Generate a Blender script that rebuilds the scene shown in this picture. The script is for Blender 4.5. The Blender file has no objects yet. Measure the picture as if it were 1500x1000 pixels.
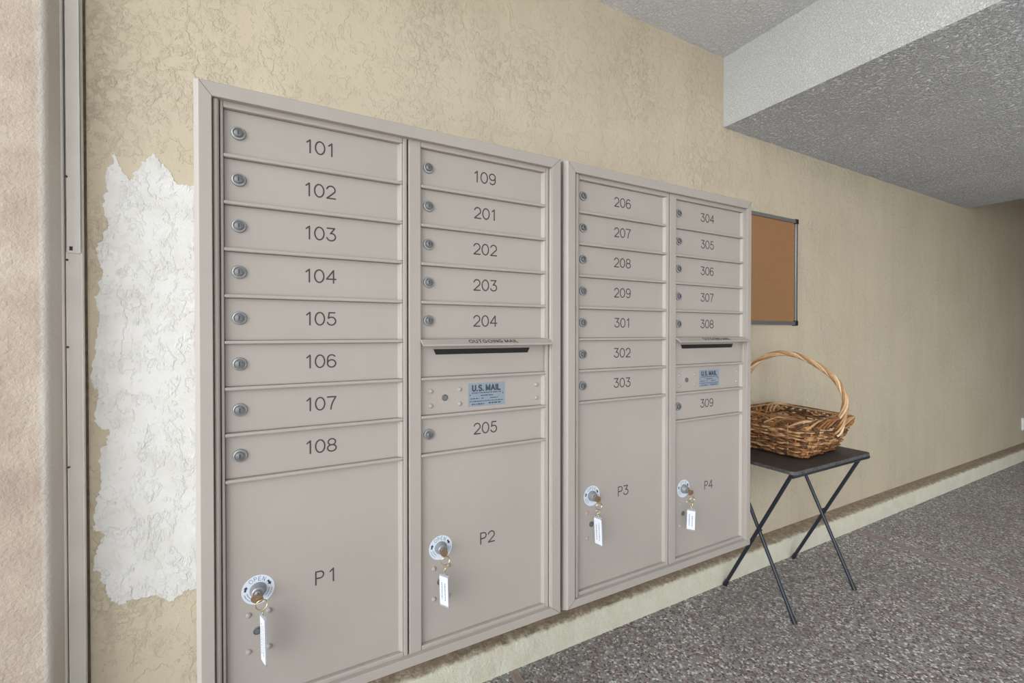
import bpy, bmesh, math, random
from mathutils import Vector, Matrix
from mathutils import noise as mnoise

random.seed(7)
S = bpy.context.scene
COL = S.collection

# ------------------------------------------------------------------ camera, sky, sun, exposure
F_PX = 649.0
THETA = math.atan2(1208.0, F_PX)          # between the view axis and the wall
PITCH = math.radians(0.5)
HORIZON = 487.0
cam_d = bpy.data.cameras.new('camera')
cam = bpy.data.objects.new('camera', cam_d)
COL.objects.link(cam)
cam.location = (0.0, -1.467, 1.2)
cam.rotation_euler = (math.pi / 2 - PITCH, 0.0, THETA - math.pi / 2)
cam_d.sensor_fit = 'HORIZONTAL'
cam_d.sensor_width = 36.0
cam_d.lens = 36.0 * F_PX / 1500.0
cy = HORIZON + F_PX * math.tan(PITCH)      # principal row
cam_d.shift_y = (cy - 500.0) / 1500.0
cam_d.clip_start = 0.02
S.camera = cam

W = bpy.data.worlds.new('sky')
S.world = W
W.use_nodes = True
nt = W.node_tree
nt.nodes.clear()
wo = nt.nodes.new('ShaderNodeOutputWorld')
bg = nt.nodes.new('ShaderNodeBackground')
tc = nt.nodes.new('ShaderNodeTexCoord')
dt = nt.nodes.new('ShaderNodeVectorMath'); dt.operation = 'DOT_PRODUCT'
dt.inputs[1].default_value = Vector((-0.86, -0.46, 0.22)).normalized()
mx = nt.nodes.new('ShaderNodeMath'); mx.operation = 'MAXIMUM'; mx.inputs[1].default_value = 0.0
pw = nt.nodes.new('ShaderNodeMath'); pw.operation = 'POWER'; pw.inputs[1].default_value = 5.0
ma = nt.nodes.new('ShaderNodeMath'); ma.operation = 'MULTIPLY_ADD'
ma.inputs[1].default_value = 5.4      # bright open sky to the left
ma.inputs[2].default_value = 0.48     # everywhere else
nt.links.new(tc.outputs['Generated'], dt.inputs[0])
nt.links.new(dt.outputs['Value'], mx.inputs[0])
nt.links.new(mx.outputs[0], pw.inputs[0])
nt.links.new(pw.outputs[0], ma.inputs[0])
nt.links.new(ma.outputs[0], bg.inputs['Strength'])
bg.inputs['Color'].default_value = (0.93, 0.97, 1.0, 1)
nt.links.new(bg.outputs['Background'], wo.inputs['Surface'])

sun_d = bpy.data.lights.new('sun', 'SUN')
sun_d.energy = 4.6
sun_d.angle = math.radians(4)
sun_d.color = (1.0, 0.97, 0.94)
sun = bpy.data.objects.new('sun', sun_d)
COL.objects.link(sun)
sun.location = (-1, -5, 6)
sun.rotation_euler = Vector((0.10, 0.16, -0.98)).to_track_quat('-Z', 'Y').to_euler()

vs = S.view_settings
vs.view_transform = 'Standard'
vs.look = 'None'
vs.gamma = 1.0
vs.use_curve_mapping = False
vs.exposure = 0.24


# ------------------------------------------------------------------ material helpers
def lin(r, g, b):
    def f(c):
        c /= 255.0
        return c / 12.92 if c <= 0.04045 else ((c + 0.055) / 1.055) ** 2.4
    return (f(r), f(g), f(b), 1.0)


class NG:
    """tiny node-graph helper on one material"""
    def __init__(self, name, rough=0.6, metal=0.0, spec=0.5):
        self.m = bpy.data.materials.new(name)
        self.m.use_nodes = True
        self.t = self.m.node_tree
        self.b = self.t.nodes['Principled BSDF']
        self.b.inputs['Roughness'].default_value = rough
        self.b.inputs['Metallic'].default_value = metal
        self.b.inputs['Specular IOR Level'].default_value = spec
        self.co = self.t.nodes.new('ShaderNodeTexCoord').outputs['Object']

    def n(self, kind, **kw):
        nd = self.t.nodes.new(kind)
        for k, v in kw.items():
            setattr(nd, k, v)
        return nd

    def link(self, a, b):
        self.t.links.new(a, b)

    def mapping(self, scale=(1, 1, 1), src=None):
        m = self.n('ShaderNodeMapping')
        m.inputs['Scale'].default_value = scale
        self.link(src or self.co, m.inputs['Vector'])
        return m.outputs['Vector']

    def noise(self, scale, detail=4, rough=0.55, dist=0.0, vec=None):
        nd = self.n('ShaderNodeTexNoise')
        nd.inputs['Scale'].default_value = scale
        nd.inputs['Detail'].default_value = detail
        nd.inputs['Roughness'].default_value = rough
        nd.inputs['Distortion'].default_value = dist
        self.link(vec or self.co, nd.inputs['Vector'])
        return nd.outputs['Fac']

    def voronoi(self, scale, feature='F1', vec=None, out='Distance', rnd=1.0):
        nd = self.n('ShaderNodeTexVoronoi', feature=feature)
        nd.inputs['Scale'].default_value = scale
        nd.inputs['Randomness'].default_value = rnd
        self.link(vec or self.co, nd.inputs['Vector'])
        return nd.outputs[out]

    def ramp(self, fac, stops, interp='LINEAR'):
        nd = self.n('ShaderNodeValToRGB')
        cr = nd.color_ramp
        cr.interpolation = interp
        while len(cr.elements) < len(stops):
            cr.elements.new(0.5)
        for e, (p, c) in zip(cr.elements, stops):
            e.position = p
            e.color = c if len(c) == 4 else (*c, 1)
        self.link(fac, nd.inputs['Fac'])
        return nd.outputs['Color']

    def math(self, op, a, b=None, c=None):
        nd = self.n('ShaderNodeMath', operation=op)
        for i, x in enumerate((a, b, c)):
            if x is None:
                continue
            if isinstance(x, (int, float)):
                nd.inputs[i].default_value = x
            else:
                self.link(x, nd.inputs[i])
        return nd.outputs['Value']

    def mix(self, fac, a, b, mode='MIX'):
        nd = self.n('ShaderNodeMix', data_type='RGBA', blend_type=mode)
        for sock, x in ((nd.inputs['Factor'], fac), (nd.inputs[6], a), (nd.inputs[7], b)):
            if isinstance(x, (int, float)):
                sock.default_value = x
            elif isinstance(x, tuple):
                sock.default_value = x
            else:
                self.link(x, sock)
        return nd.outputs[2]

    def xyz(self):
        nd = self.n('ShaderNodeSeparateXYZ')
        self.link(self.co, nd.inputs[0])
        return nd.outputs

    def color(self, c):
        if isinstance(c, tuple):
            self.b.inputs['Base Color'].default_value = c
        else:
            self.link(c, self.b.inputs['Base Color'])

    def bump(self, h, dist=0.002, strength=1.0, prev=None):
        nd = self.n('ShaderNodeBump')
        nd.inputs['Distance'].default_value = dist
        nd.inputs['Strength'].default_value = strength
        self.link(h, nd.inputs['Height'])
        if prev is not None:
            self.link(prev, nd.inputs['Normal'])
        self.link(nd.outputs['Normal'], self.b.inputs['Normal'])
        return nd.outputs['Normal']


def g4(v):
    return (v, v, v, 1)


def plain(name, c, rough=0.5, metal=0.0, spec=0.5, var=0.04, scale=30, bump=0.0, bscale=400):
    g = NG(name, rough, metal, spec)
    f = g.noise(scale, 3)
    lo = tuple(x * (1 - var) for x in c[:3]) + (1,)
    hi = tuple(min(1, x * (1 + var)) for x in c[:3]) + (1,)
    g.color(g.ramp(f, [(0.3, lo), (0.7, hi)]))
    if bump:
        g.bump(g.noise(bscale, 2), bump)
    return g.m


def trowel_height(g, scale=1.0):
    """skip-trowel stucco: smooth patches, drag marks and small raised curls"""
    v = g.mapping((scale, scale, scale * 0.8))
    area = g.ramp(g.noise(3.0, 4, 0.6, 0.2, v), [(0.42, g4(0.06)), (0.60, g4(1))])
    curl = g.noise(9, 7, 0.68, 0.15, v)
    plate = g.ramp(curl, [(0.485, g4(0)), (0.505, g4(1))])
    plate2 = g.ramp(curl, [(0.60, g4(0)), (0.62, g4(1))])
    fleck = g.ramp(g.noise(42, 5, 0.65, 0.25, v), [(0.50, g4(0)), (0.60, g4(1))])
    rough = g.math('ADD', g.math('MULTIPLY', g.math('MULTIPLY', fleck, area), 0.55),
                   g.math('MULTIPLY', g.math('ADD', plate, plate2), 0.26))
    fine = g.noise(150, 3, 0.6, 0.2, v)
    h = g.math('ADD', g.math('MULTIPLY', g.noise(6, 3, 0.5, 0.3, v), 1.0), rough)
    return g.math('ADD', h, g.math('MULTIPLY', fine, 0.14))


def make_wall_mat():
    g = NG('tan painted stucco', 0.62, 0, 0.35)
    a = g.noise(1.3, 4, 0.6)
    c = g.ramp(a, [(0.3, lin(197, 184, 160)), (0.7, lin(205, 193, 171))])
    streak = g.ramp(g.noise(1.0, 4, 0.6, 0.2, g.mapping((7, 1, 0.7))), [(0.45, g4(0)), (0.75, g4(0.22))])
    g.color(g.mix(streak, c, lin(168, 154, 134)))
    g.bump(trowel_height(g), 0.0036, 1.0)
    return g.m


def make_patch_mat():
    g = NG('white patching plaster', 0.7, 0, 0.3)
    a = g.noise(9, 4, 0.6)
    g.color(g.ramp(a, [(0.25, lin(210, 208, 203)), (0.6, lin(225, 224, 221))]))
    v = g.mapping((1, 1, 0.6))
    curl = g.noise(8, 7, 0.68, 0.2, v)
    plate = g.ramp(curl, [(0.42, g4(0)), (0.435, g4(0.5)), (0.55, g4(0.55)), (0.565, g4(1))])
    fleck = g.ramp(g.noise(30, 5, 0.65, 0.3, v), [(0.52, g4(0)), (0.62, g4(1))])
    h = g.math('ADD', g.math('MULTIPLY', plate, 0.7), g.math('ADD', g.math('MULTIPLY', fleck, 0.5), g.math('MULTIPLY', g.noise(70, 4, 0.6, 0.3), 0.35)))
    g.bump(h, 0.0030, 1.0)
    return g.m


def make_pink_mat():
    g = NG('pinkish sand stucco', 0.8, 0, 0.2)
    a = g.noise(5, 5, 0.6)
    base = g.ramp(a, [(0.3, lin(168, 150, 138)), (0.7, lin(198, 186, 170))])
    x = g.xyz()
    # grey of the shaded side face, put into the colour near the corner
    edge = g.math('ADD', x[0], g.math('MULTIPLY', g.noise(14, 4), 0.02))
    k = g.ramp(g.math('MULTIPLY_ADD', edge, 1 / 0.012, 37.7), [(0.0, g4(0)), (1.0, g4(0.8))])
    g.color(g.mix(k, base, lin(198, 194, 188)))
    h = g.math('ADD', g.noise(95, 5, 0.7, 0.1), g.math('MULTIPLY', g.noise(18, 3), 1.2))
    g.bump(h, 0.0055, 0.9)
    return g.m


def make_ceiling_mat(name, c0, c1, scale=110, dist=0.006, waves=0.0):
    g = NG(name, 0.85, 0, 0.2)
    a = g.noise(2.0, 4)
    g.color(g.ramp(a, [(0.3, c0), (0.7, c1)]))
    f = g.noise(scale, 4, 0.6, 0.8)
    h = g.math('ADD', g.ramp(f, [(0.42, g4(0)), (0.62, g4(1))]), g.math('MULTIPLY', g.noise(scale * 0.3, 3), 0.7))
    if waves:
        h = g.math('ADD', h, g.math('MULTIPLY', g.noise(1.0, 3, 0.5, 0.3, g.mapping((7, 0.5, 1))), waves))
    g.bump(h, dist, 1.0)
    return g.m


def make_floor_mat():
    g = NG('exposed aggregate floor', 0.55, 0, 0.4)
    vec = g.co
    # pebbles of mixed colour set in grey cement
    wob = g.n('ShaderNodeTexNoise'); wob.inputs['Scale'].default_value = 60
    g.link(vec, wob.inputs['Vector'])
    add = g.n('ShaderNodeVectorMath', operation='MULTIPLY_ADD')
    g.link(wob.outputs['Color'], add.inputs[0])
    add.inputs[1].default_value = (0.008, 0.008, 0.0)
    g.link(vec, add.inputs[2])
    v2 = add.outputs[0]
    cell = g.voronoi(118, 'F1', v2, 'Color')
    sep = g.n('ShaderNodeSeparateColor')
    g.link(cell, sep.inputs[0])
    stone = g.ramp(sep.outputs[0], [(0.0, lin(104, 101, 101)), (0.18, lin(162, 158, 156)), (0.40, lin(186, 182, 179)),
                                    (0.53, lin(136, 92, 90)), (0.66, lin(196, 190, 186)), (0.76, lin(244, 241, 236)),
                                    (0.93, lin(84, 82, 84))], 'CONSTANT')
    edge = g.voronoi(118, 'DISTANCE_TO_EDGE', v2, 'Distance')
    grout = g.ramp(edge, [(0.02, g4(1)), (0.10, g4(0))])
    show = g.ramp(sep.outputs[1], [(0.16, g4(1)), (0.2, g4(0))])
    col = g.mix(g.math('MAXIMUM', grout, show), stone, lin(154, 150, 148))
    dirt = g.ramp(g.noise(1.6, 5, 0.6), [(0.35, g4(0)), (0.7, g4(0.4))])
    col = g.mix(dirt, col, lin(128, 121, 117))
    g.color(col)
    h = g.math('ADD', g.ramp(edge, [(0.0, g4(0)), (0.18, g4(1))]), g.math('MULTIPLY', g.noise(220, 2), 0.5))
    g.bump(h, 0.003, 0.8)
    return g.m


def make_kerb_mat():
    g = NG('painted kerb with dusty top', 0.8, 0, 0.2)
    x = g.xyz()
    f = g.math('ADD', x[2], g.math('MULTIPLY', g.math('SUBTRACT', g.noise(38, 5, 0.7), 0.5), 0.03))
    k = g.ramp(g.math('MULTIPLY_ADD', f, 1 / 0.02, -4.65), [(0.0, g4(0)), (0.5, g4(1))])
    paint = g.ramp(g.noise(12, 4), [(0.3, lin(206, 202, 182)), (0.7, lin(216, 212, 196))])
    dust = g.ramp(g.noise(45, 5, 0.7), [(0.3, lin(128, 113, 96)), (0.55, lin(160, 145, 126)), (0.75, lin(190, 177, 160))])
    g.color(g.mix(k, paint, dust))
    h = g.math('ADD', g.noise(70, 4, 0.6, 0.5), g.math('MULTIPLY', g.noise(16, 3), 1.4))
    g.bump(h, 0.005, 0.9)
    return g.m


def make_metal_paint(name, c, rough=0.42):
    g = NG(name, rough, 0.0, 0.5)
    f = g.noise(5, 3)
    lo = tuple(x * 0.97 for x in c[:3]) + (1,)
    hi = tuple(x * 1.03 for x in c[:3]) + (1,)
    g.color(g.ramp(f, [(0.3, lo), (0.7, hi)]))
    g.bump(g.noise(700, 2), 0.00012, 0.6)
    return g.m


def make_cork():
    g = NG('cork', 0.85, 0, 0.2)
    f = g.noise(420, 5, 0.75)
    b = g.noise(90, 3)
    c = g.ramp(f, [(0.3, lin(110, 76, 48)), (0.5, lin(158, 117, 82)), (0.72, lin(184, 145, 108))])
    g.color(g.mix(g.math('MULTIPLY', b, 0.3), c, lin(150, 108, 74)))
    g.bump(f, 0.0008, 0.6)
    return g.m


def make_wicker():
    g = NG('willow rods', 0.48, 0, 0.45)
    at = g.n('ShaderNodeAttribute', attribute_name='tint')
    f = g.noise(70, 4, 0.6)
    k = g.ramp(f, [(0.25, g4(0.72)), (0.7, g4(1.1))])
    g.color(g.mix(1.0, at.outputs['Color'], k, 'MULTIPLY'))
    g.bump(g.noise(300, 3), 0.0008, 0.6)
    return g.m


def make_channel_mat():
    g = NG('painted downpipe metal', 0.3, 0, 0.5)
    f = g.noise(6, 4)
    base = g.ramp(f, [(0.3, lin(226, 223, 216)), (0.7, lin(238, 235, 229))])
    spots = g.noise(34, 5, 0.7, 0.5)
    k = g.ramp(spots, [(0.70, g4(0)), (0.76, g4(0.75))])
    g.color(g.mix(k, base, lin(96, 88, 78)))
    g.bump(g.noise(60, 3), 0.0006, 0.6)
    return g.m


def make_strip_mat():
    g = NG('weathered wood divider', 0.8, 0, 0.2)
    v = g.mapping((40, 3, 10))
    f = g.noise(3, 5, 0.6, 0.6, v)
    g.color(g.ramp(f, [(0.3, lin(138, 124, 116)), (0.7, lin(168, 154, 146))]))
    g.bump(f, 0.002, 0.8)
    return g.m


M = {
    'wall': make_wall_mat(), 'patch': make_patch_mat(), 'pink': make_pink_mat(),
    'ceiling': make_ceiling_mat('white textured ceiling', lin(228, 229, 231), lin(238, 239, 241), 85, 0.0045),
    'soffit': make_ceiling_mat('grey white textured soffit', lin(226, 229, 234), lin(238, 241, 246), 74, 0.013, 1.6),
    'beamface': make_ceiling_mat('white beam face', lin(228, 229, 229), lin(238, 239, 239), 150, 0.0025),
    'pavement': plain('pale concrete', lin(198, 198, 196), 0.9), 'floor': make_floor_mat(), 'kerb': make_kerb_mat(), 'strip': make_strip_mat(),
    'box': make_metal_paint('sandstone enamel', lin(162, 154, 147)),
    'hood': make_metal_paint('sandstone hood enamel', lin(162, 154, 147), 0.5),
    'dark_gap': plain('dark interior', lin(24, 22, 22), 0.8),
    'black': plain('black slot liner', lin(10, 10, 12), 0.6),
    'ink': plain('engraved dark grey fill', lin(58, 55, 54), 0.6),
    'navy': plain('dark navy print', lin(52, 56, 68), 0.6),
    'paleink': plain('worn grey print', lin(128, 138, 152), 0.6),
    'lock': plain('zinc lock cylinder', lin(150, 152, 154), 0.36, 0.45),
    'lockdark': plain('dark lock face', lin(112, 112, 114), 0.42, 0.45),
    'keyhole': plain('keyhole black', lin(22, 22, 24), 0.6),
    'brass': plain('worn brass key', lin(150, 122, 96), 0.42, 0.5),
    'ring': plain('pale brass wire', lin(196, 184, 150), 0.3, 0.9),
    'decal': plain('pale blue white decal', lin(206, 214, 226), 0.45),
    'plate': plain('brushed blue grey plate', lin(130, 141, 152), 0.5, 0.0),
    'platei': plain('plate print', lin(52, 62, 78), 0.6),
    'pinkmark': plain('faded red scratch', lin(150, 118, 128), 0.6),
    'tag': plain('white tag paper', lin(206, 209, 218), 0.5),
    'alu': plain('grey aluminium frame', lin(150, 152, 154), 0.35, 0.7),
    'plastic': plain('black plastic', lin(30, 30, 31), 0.45),
    'cork': make_cork(), 'wicker': make_wicker(),
    'tabletop': plain('worn dark brown tabletop', lin(66, 60, 57), 0.55, 0, 0.4, 0.15, 22, 0.0006, 120),
    'tableedge': plain('chipped grey black edge', lin(84, 82, 82), 0.6, 0, 0.4, 0.45, 60, 0.001, 150),
    'leg': plain('dark navy steel tube', lin(44, 49, 58), 0.38, 0.3),
    'joint': plain('dirty joint', lin(92, 82, 68), 0.8, 0, 0.2, 0.3, 60),
    'outlet': plain('white outlet plastic', lin(222, 222, 218), 0.4),
    'channel': make_channel_mat(),
    'rust': plain('rusty screw', lin(88, 74, 60), 0.7, 0.3),
}
gt = NG('clear tag plastic', 0.12, 0, 0.5)
gt.color(lin(235, 238, 245))
gt.b.inputs['Transmission Weight'].default_value = 0.85
gt.b.inputs['IOR'].default_value = 1.3
M['clear'] = gt.m


# ------------------------------------------------------------------ mesh helpers
class MB:
    def __init__(self):
        self.v = []; self.f = []; self.t = []; self.cur = (1, 1, 1)

    def add(self, vs_, fs):
        o = len(self.v)
        self.v += [tuple(p) for p in vs_]
        self.t += [self.cur] * len(vs_)
        self.f += [tuple(i + o for i in f) for f in fs]
        return self

    def box(self, x0, x1, y0, y1, z0, z1):
        v = [(x, y, z) for x in (x0, x1) for y in (y0, y1) for z in (z0, z1)]
        return self.add(v, [(0, 1, 3, 2), (4, 6, 7, 5), (0, 4, 5, 1), (2, 3, 7, 6), (0, 2, 6, 4), (1, 5, 7, 3)])

    def prism(self, poly, axis, a, b):
        """poly: 2-D points in the plane of the other two axes, extruded along axis from a to b"""
        n = len(poly)
        def p(q, h):
            return {'x': (h, q[0], q[1]), 'y': (q[0], h, q[1]), 'z': (q[0], q[1], h)}[axis]
        vs_ = [p(q, a) for q in poly] + [p(q, b) for q in poly]
        fs = [tuple(range(n))[::-1], tuple(range(n, 2 * n))]
        fs += [(i, (i + 1) % n, n + (i + 1) % n, n + i) for i in range(n)]
        return self.add(vs_, fs)

    def lathe(self, prof, c, axis='y', n=24, start=0.0):
        """prof: (radius, height) pairs; axis: '-y' heights run towards the viewer"""
        vs_ = []
        for r, h in prof:
            for k in range(n):
                a = 2 * math.pi * k / n + start
                u, w = r * math.cos(a), r * math.sin(a)
                if axis == 'z':
                    vs_.append((c[0] + u, c[1] + w, c[2] + h))
                else:
                    vs_.append((c[0] + u, c[1] - h, c[2] + w))
        fs = []
        for i in range(len(prof) - 1):
            for k in range(n):
                a, b = i * n + k, i * n + (k + 1) % n
                fs.append((a, b, b + n, a + n))
        fs.append(tuple(range(n))[::-1])
        fs.append(tuple(range((len(prof) - 1) * n, len(prof) * n)))
        return self.add(vs_, fs)

    def tube(self, pts, r, n=8, closed=False, rad=None, squash=None):
        pts = [Vector(p) for p in pts]
        m = len(pts)
        rings = []
        up = None
        for i, p in enumerate(pts):
            if closed:
                d = pts[(i + 1) % m] - pts[i - 1]
            else:
                d = pts[min(i + 1, m - 1)] - pts[max(i - 1, 0)]
            d.normalize()
            if squash is not None:
                u = Vector(squash)
                u = (u - d * u.dot(d)).normalized()
            elif up is None:
                u = Vector((0, 0, 1)) if abs(d.z) < 0.9 else Vector((0, 1, 0))
                u = (u - d * u.dot(d)).normalized()
            else:
                u = (up - d * up.dot(d)).normalized()
            up = u
            w = d.cross(u)
            rr = rad[i] if rad else r
            k2 = 0.25 if squash is not None else 1.0
            rings.append([p + u * (rr * k2 * math.cos(2 * math.pi * k / n)) + w * (rr * math.sin(2 * math.pi * k / n)) for k in range(n)])
        vs_ = [q for ring in rings for q in ring]
        fs = []
        for i in range(m if closed else m - 1):
            a, b = i * n, ((i + 1) % m) * n
            for k in range(n):
                fs.append((a + k, a + (k + 1) % n, b + (k + 1) % n, b + k))
        if not closed:
            fs.append(tuple(range(n))[::-1])
            fs.append(tuple(range((m - 1) * n, m * n)))
        return self.add(vs_, fs)

    def stroke(self, pts, r, out=(0, -1, 0)):
        """flat rounded pen stroke lying on a surface whose outward normal is out"""
        pts = [Vector(p) for p in pts]
        d0 = (pts[0] - pts[1]).normalized(); d1 = (pts[-1] - pts[-2]).normalized()
        ext = [pts[0] + d0 * r * 0.8, pts[0] + d0 * r * 0.5] + pts + [pts[-1] + d1 * r * 0.5, pts[-1] + d1 * r * 0.8]
        rad = [r * 0.45, r * 0.85] + [r] * len(pts) + [r * 0.85, r * 0.45]
        return self.tube(ext, r, 6, rad=rad, squash=out)

    def mesh(self, name, mats, smooth=None, tint=False, facemat=None):
        me = bpy.data.meshes.new(name)
        me.from_pydata(self.v, [], self.f)
        for m in (mats if isinstance(mats, (list, tuple)) else [mats]):
            me.materials.append(m)
        if facemat:
            for i, p in enumerate(me.polygons):
                p.material_index = facemat(p)
        bm = bmesh.new(); bm.from_mesh(me)
        bmesh.ops.recalc_face_normals(bm, faces=bm.faces)
        bm.to_mesh(me); bm.free()
        if tint:
            at = me.color_attributes.new('tint', 'FLOAT_COLOR', 'POINT')
            at.data.foreach_set('color', [c for t in self.t for c in (*t, 1.0)])
        if smooth:
            me.shade_smooth()
            me.set_sharp_from_angle(angle=math.radians(smooth))
        me.update()
        return me


def link(name, me, parent=None, at=(0, 0, 0), rot=None):
    o = bpy.data.objects.new(name, me)
    COL.objects.link(o)
    o.parent = parent
    at = Vector(at)
    if parent is not None and parent.type == 'EMPTY':
        at = at - parent.location
    o.location = at
    if rot:
        o.rotation_euler = rot
    return o


def build(name, mb, mats, parent=None, smooth=None, bevel=0.0, tint=False, facemat=None, label=None):
    o = link(name, mb.mesh(name, mats, smooth, tint, facemat), parent)
    if bevel:
        b = o.modifiers.new('bevel', 'BEVEL')
        b.width = bevel; b.segments = 2; b.limit_method = 'ANGLE'; b.angle_limit = math.radians(35)
    if label:
        o['label'] = label
    return o


def thing(name, loc, label, cat, group=None):
    o = bpy.data.objects.new(name, None)
    COL.objects.link(o)
    o.location = loc
    o.empty_display_size = 0.05
    o['label'] = label; o['category'] = cat; o['kind'] = 'thing'
    if group:
        o['group'] = group
    return o


def struct(name, mb, mats, label=None, **kw):
    o = build(name, mb, mats, **kw)
    o['kind'] = 'structure'
    if label:
        o['label'] = label
    return o


# ------------------------------------------------------------------ the setting
CEIL = 2.578
SOF = 2.230
struct('floor', MB().box(-1.3, 9.5, -2.6, 0.25, -0.2, 0.0), M['floor'], 'grey exposed aggregate floor with red and white chips')
g_ = MB().box(-12, 16, -16, -2.6, -0.2, -0.002).box(-12, -1.3, -2.6, 6, -0.2, -0.002)
struct('ground', g_, M['pavement'], 'pale concrete pavement outside, behind the viewer')  # unseen, added so that sunlight bounces up to the ceiling
wall = struct('wall_back', MB().box(-0.75, 9.5, 0.0, 0.25, 0.0, CEIL + 0.2), M['wall'], 'tan trowelled stucco wall behind the mailboxes')

# white plaster patch on the wall, left of the mailboxes
outline = [(-0.353, 1.653), (-0.338, 1.612), (-0.321, 1.588), (-0.308, 1.62), (-0.296, 1.642), (-0.275, 1.662), (-0.254, 1.645),
           (-0.238, 1.612), (-0.222, 1.598), (-0.195, 1.594), (-0.06, 1.585), (-0.06, 0.50), (-0.19, 0.506), (-0.215, 0.502), (-0.243, 0.485),
           (-0.279, 0.508), (-0.322, 0.511), (-0.345, 0.509), (-0.362, 0.512), (-0.374, 0.545), (-0.383, 0.576), (-0.398, 0.61),
           (-0.392, 0.66), (-0.377, 0.692), (-0.399, 0.703), (-0.396, 0.766), (-0.386, 0.812), (-0.385, 0.891), (-0.366, 0.945),
           (-0.397, 0.975), (-0.386, 1.048), (-0.402, 1.073), (-0.393, 1.161), (-0.383, 1.251), (-0.392, 1.287), (-0.379, 1.347),
           (-0.391, 1.406), (-0.364, 1.47), (-0.38, 1.508), (-0.371, 1.54), (-0.369, 1.598)]
def rough_outline(pts, n=14, amp=0.008):
    out = []
    for i, a in enumerate(pts):
        b = pts[(i + 1) % len(pts)]
        a, b = Vector((*a, 0)), Vector((*b, 0))
        for k in range(n):
            q = a.lerp(b, k / n)
            if q.x < -0.07:
                q += Vector((mnoise.noise(Vector((q.x * 60, q.y * 60, 3))), mnoise.noise(Vector((q.x * 60, q.y * 60, 9))), 0)) * amp
                q += Vector((mnoise.noise(Vector((q.x * 210, q.y * 210, 5))), mnoise.noise(Vector((q.x * 210, q.y * 210, 1))), 0)) * amp * 0.55
            out.append((q.x, q.y))
    return out
def patch_mesh():
    bm = bmesh.new()
    vs_ = [bm.verts.new((x, -0.0016, z)) for x, z in rough_outline(outline)]
    es = [bm.edges.new((vs_[i], vs_[(i + 1) % len(vs_)])) for i in range(len(vs_))]
    bmesh.ops.triangle_fill(bm, edges=es, use_beauty=True, use_dissolve=False)
    bmesh.ops.recalc_face_normals(bm, faces=bm.faces)
    ext = bmesh.ops.extrude_face_region(bm, geom=bm.faces[:])
    for v in ext['geom']:
        if isinstance(v, bmesh.types.BMVert): v.co.y = 0.002
    bmesh.ops.recalc_face_normals(bm, faces=bm.faces)
    me = bpy.data.meshes.new('plaster_patch'); bm.to_mesh(me); bm.free()
    me.materials.append(M['patch'])
    return me
pt = link('plaster_patch', patch_mesh(), wall)
pt['label'] = 'white unpainted plaster patch with a ragged edge'

wl = [(-0.75, 0.0), (-0.75, -0.104)] + [(-0.455 + 0.012 * math.sin(math.pi / 2 * k / 8), -0.092 - 0.012 * math.cos(math.pi / 2 * k / 8)) for k in range(9)] + [(-0.443, 0.0)]
struct('wall_left', MB().prism(wl, 'z', 0.0, CEIL), M['pink'], 'pinkish sand stucco pier at the left edge', smooth=40)
struct('ceiling', MB().box(-1.0, 9.5, -2.6, 0.0, CEIL, CEIL + 0.2), M['ceiling'], 'white textured ceiling above the mailboxes')
sof = struct('trim_1', MB().box(1.995, 5.074, -2.6, 0.0, SOF, CEIL), [M['soffit'], M['beamface']], 'dropped white soffit beam across the ceiling',
             facemat=lambda p: 1 if p.normal.x < -0.5 else 0)
struct('wall_front', MB().box(4.5, 9.5, -2.85, -2.6, 0.0, CEIL), M['pink'], 'wall across the passage, outside the photo')  # unseen, added to keep light off the right part of the passage
struct('wall_right', MB().box(9.3, 9.5, -2.6, 0.0, 0.0, CEIL), M['pink'], 'end wall of the passage, outside the photo')

# kerb along the wall, its top edge rough
kb = MB()
KX0, KX1, NK = -0.437, 9.3, 420
prof0 = [(0.0, 0.0), (-0.090, 0.0), (-0.0895, 0.05), (-0.0885, 0.088), (-0.082, 0.1), (-0.066, 0.1045), (-0.04, 0.105), (0.0, 0.106)]
rows = []
for i in range(NK + 1):
    x = KX0 + (KX1 - KX0) * (i / NK) ** 1.5
    row = []
    for j, (y, z) in enumerate(prof0):
        q = Vector((x * 22, j * 1.7, 0))
        a = 0.0 if j in (0, 1, 7) else (0.0045 if j >= 3 else 0.002)
        row.append((x, y + a * mnoise.noise(q), z + a * mnoise.noise(q + Vector((0, 0, 7)))))
    rows.append(row)
n = len(prof0)
kb.add([p for r_ in rows for p in r_],
       [(i * n + j, i * n + (j + 1) % n, (i + 1) * n + (j + 1) % n, (i + 1) * n + j) for i in range(NK) for j in range(n)]
       + [tuple(range(n)), tuple(range(NK * n, NK * n + n))[::-1]])
struct('baseboard_back', kb, M['kerb'], 'low painted kerb with a dusty brown top along the wall', smooth=50)

# wood divider strips let into the floor
struct('trim_2', MB().box(3.080, 3.130, -2.55, -0.0925, -0.02, 0.0012), M['strip'], 'brown divider strip in the floor right of the table')
struct('trim_3', MB().box(0.724, 0.756, -2.55, -0.0925, -0.02, 0.0012), M['strip'], 'brown divider strip in the floor under the mailboxes')

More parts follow.
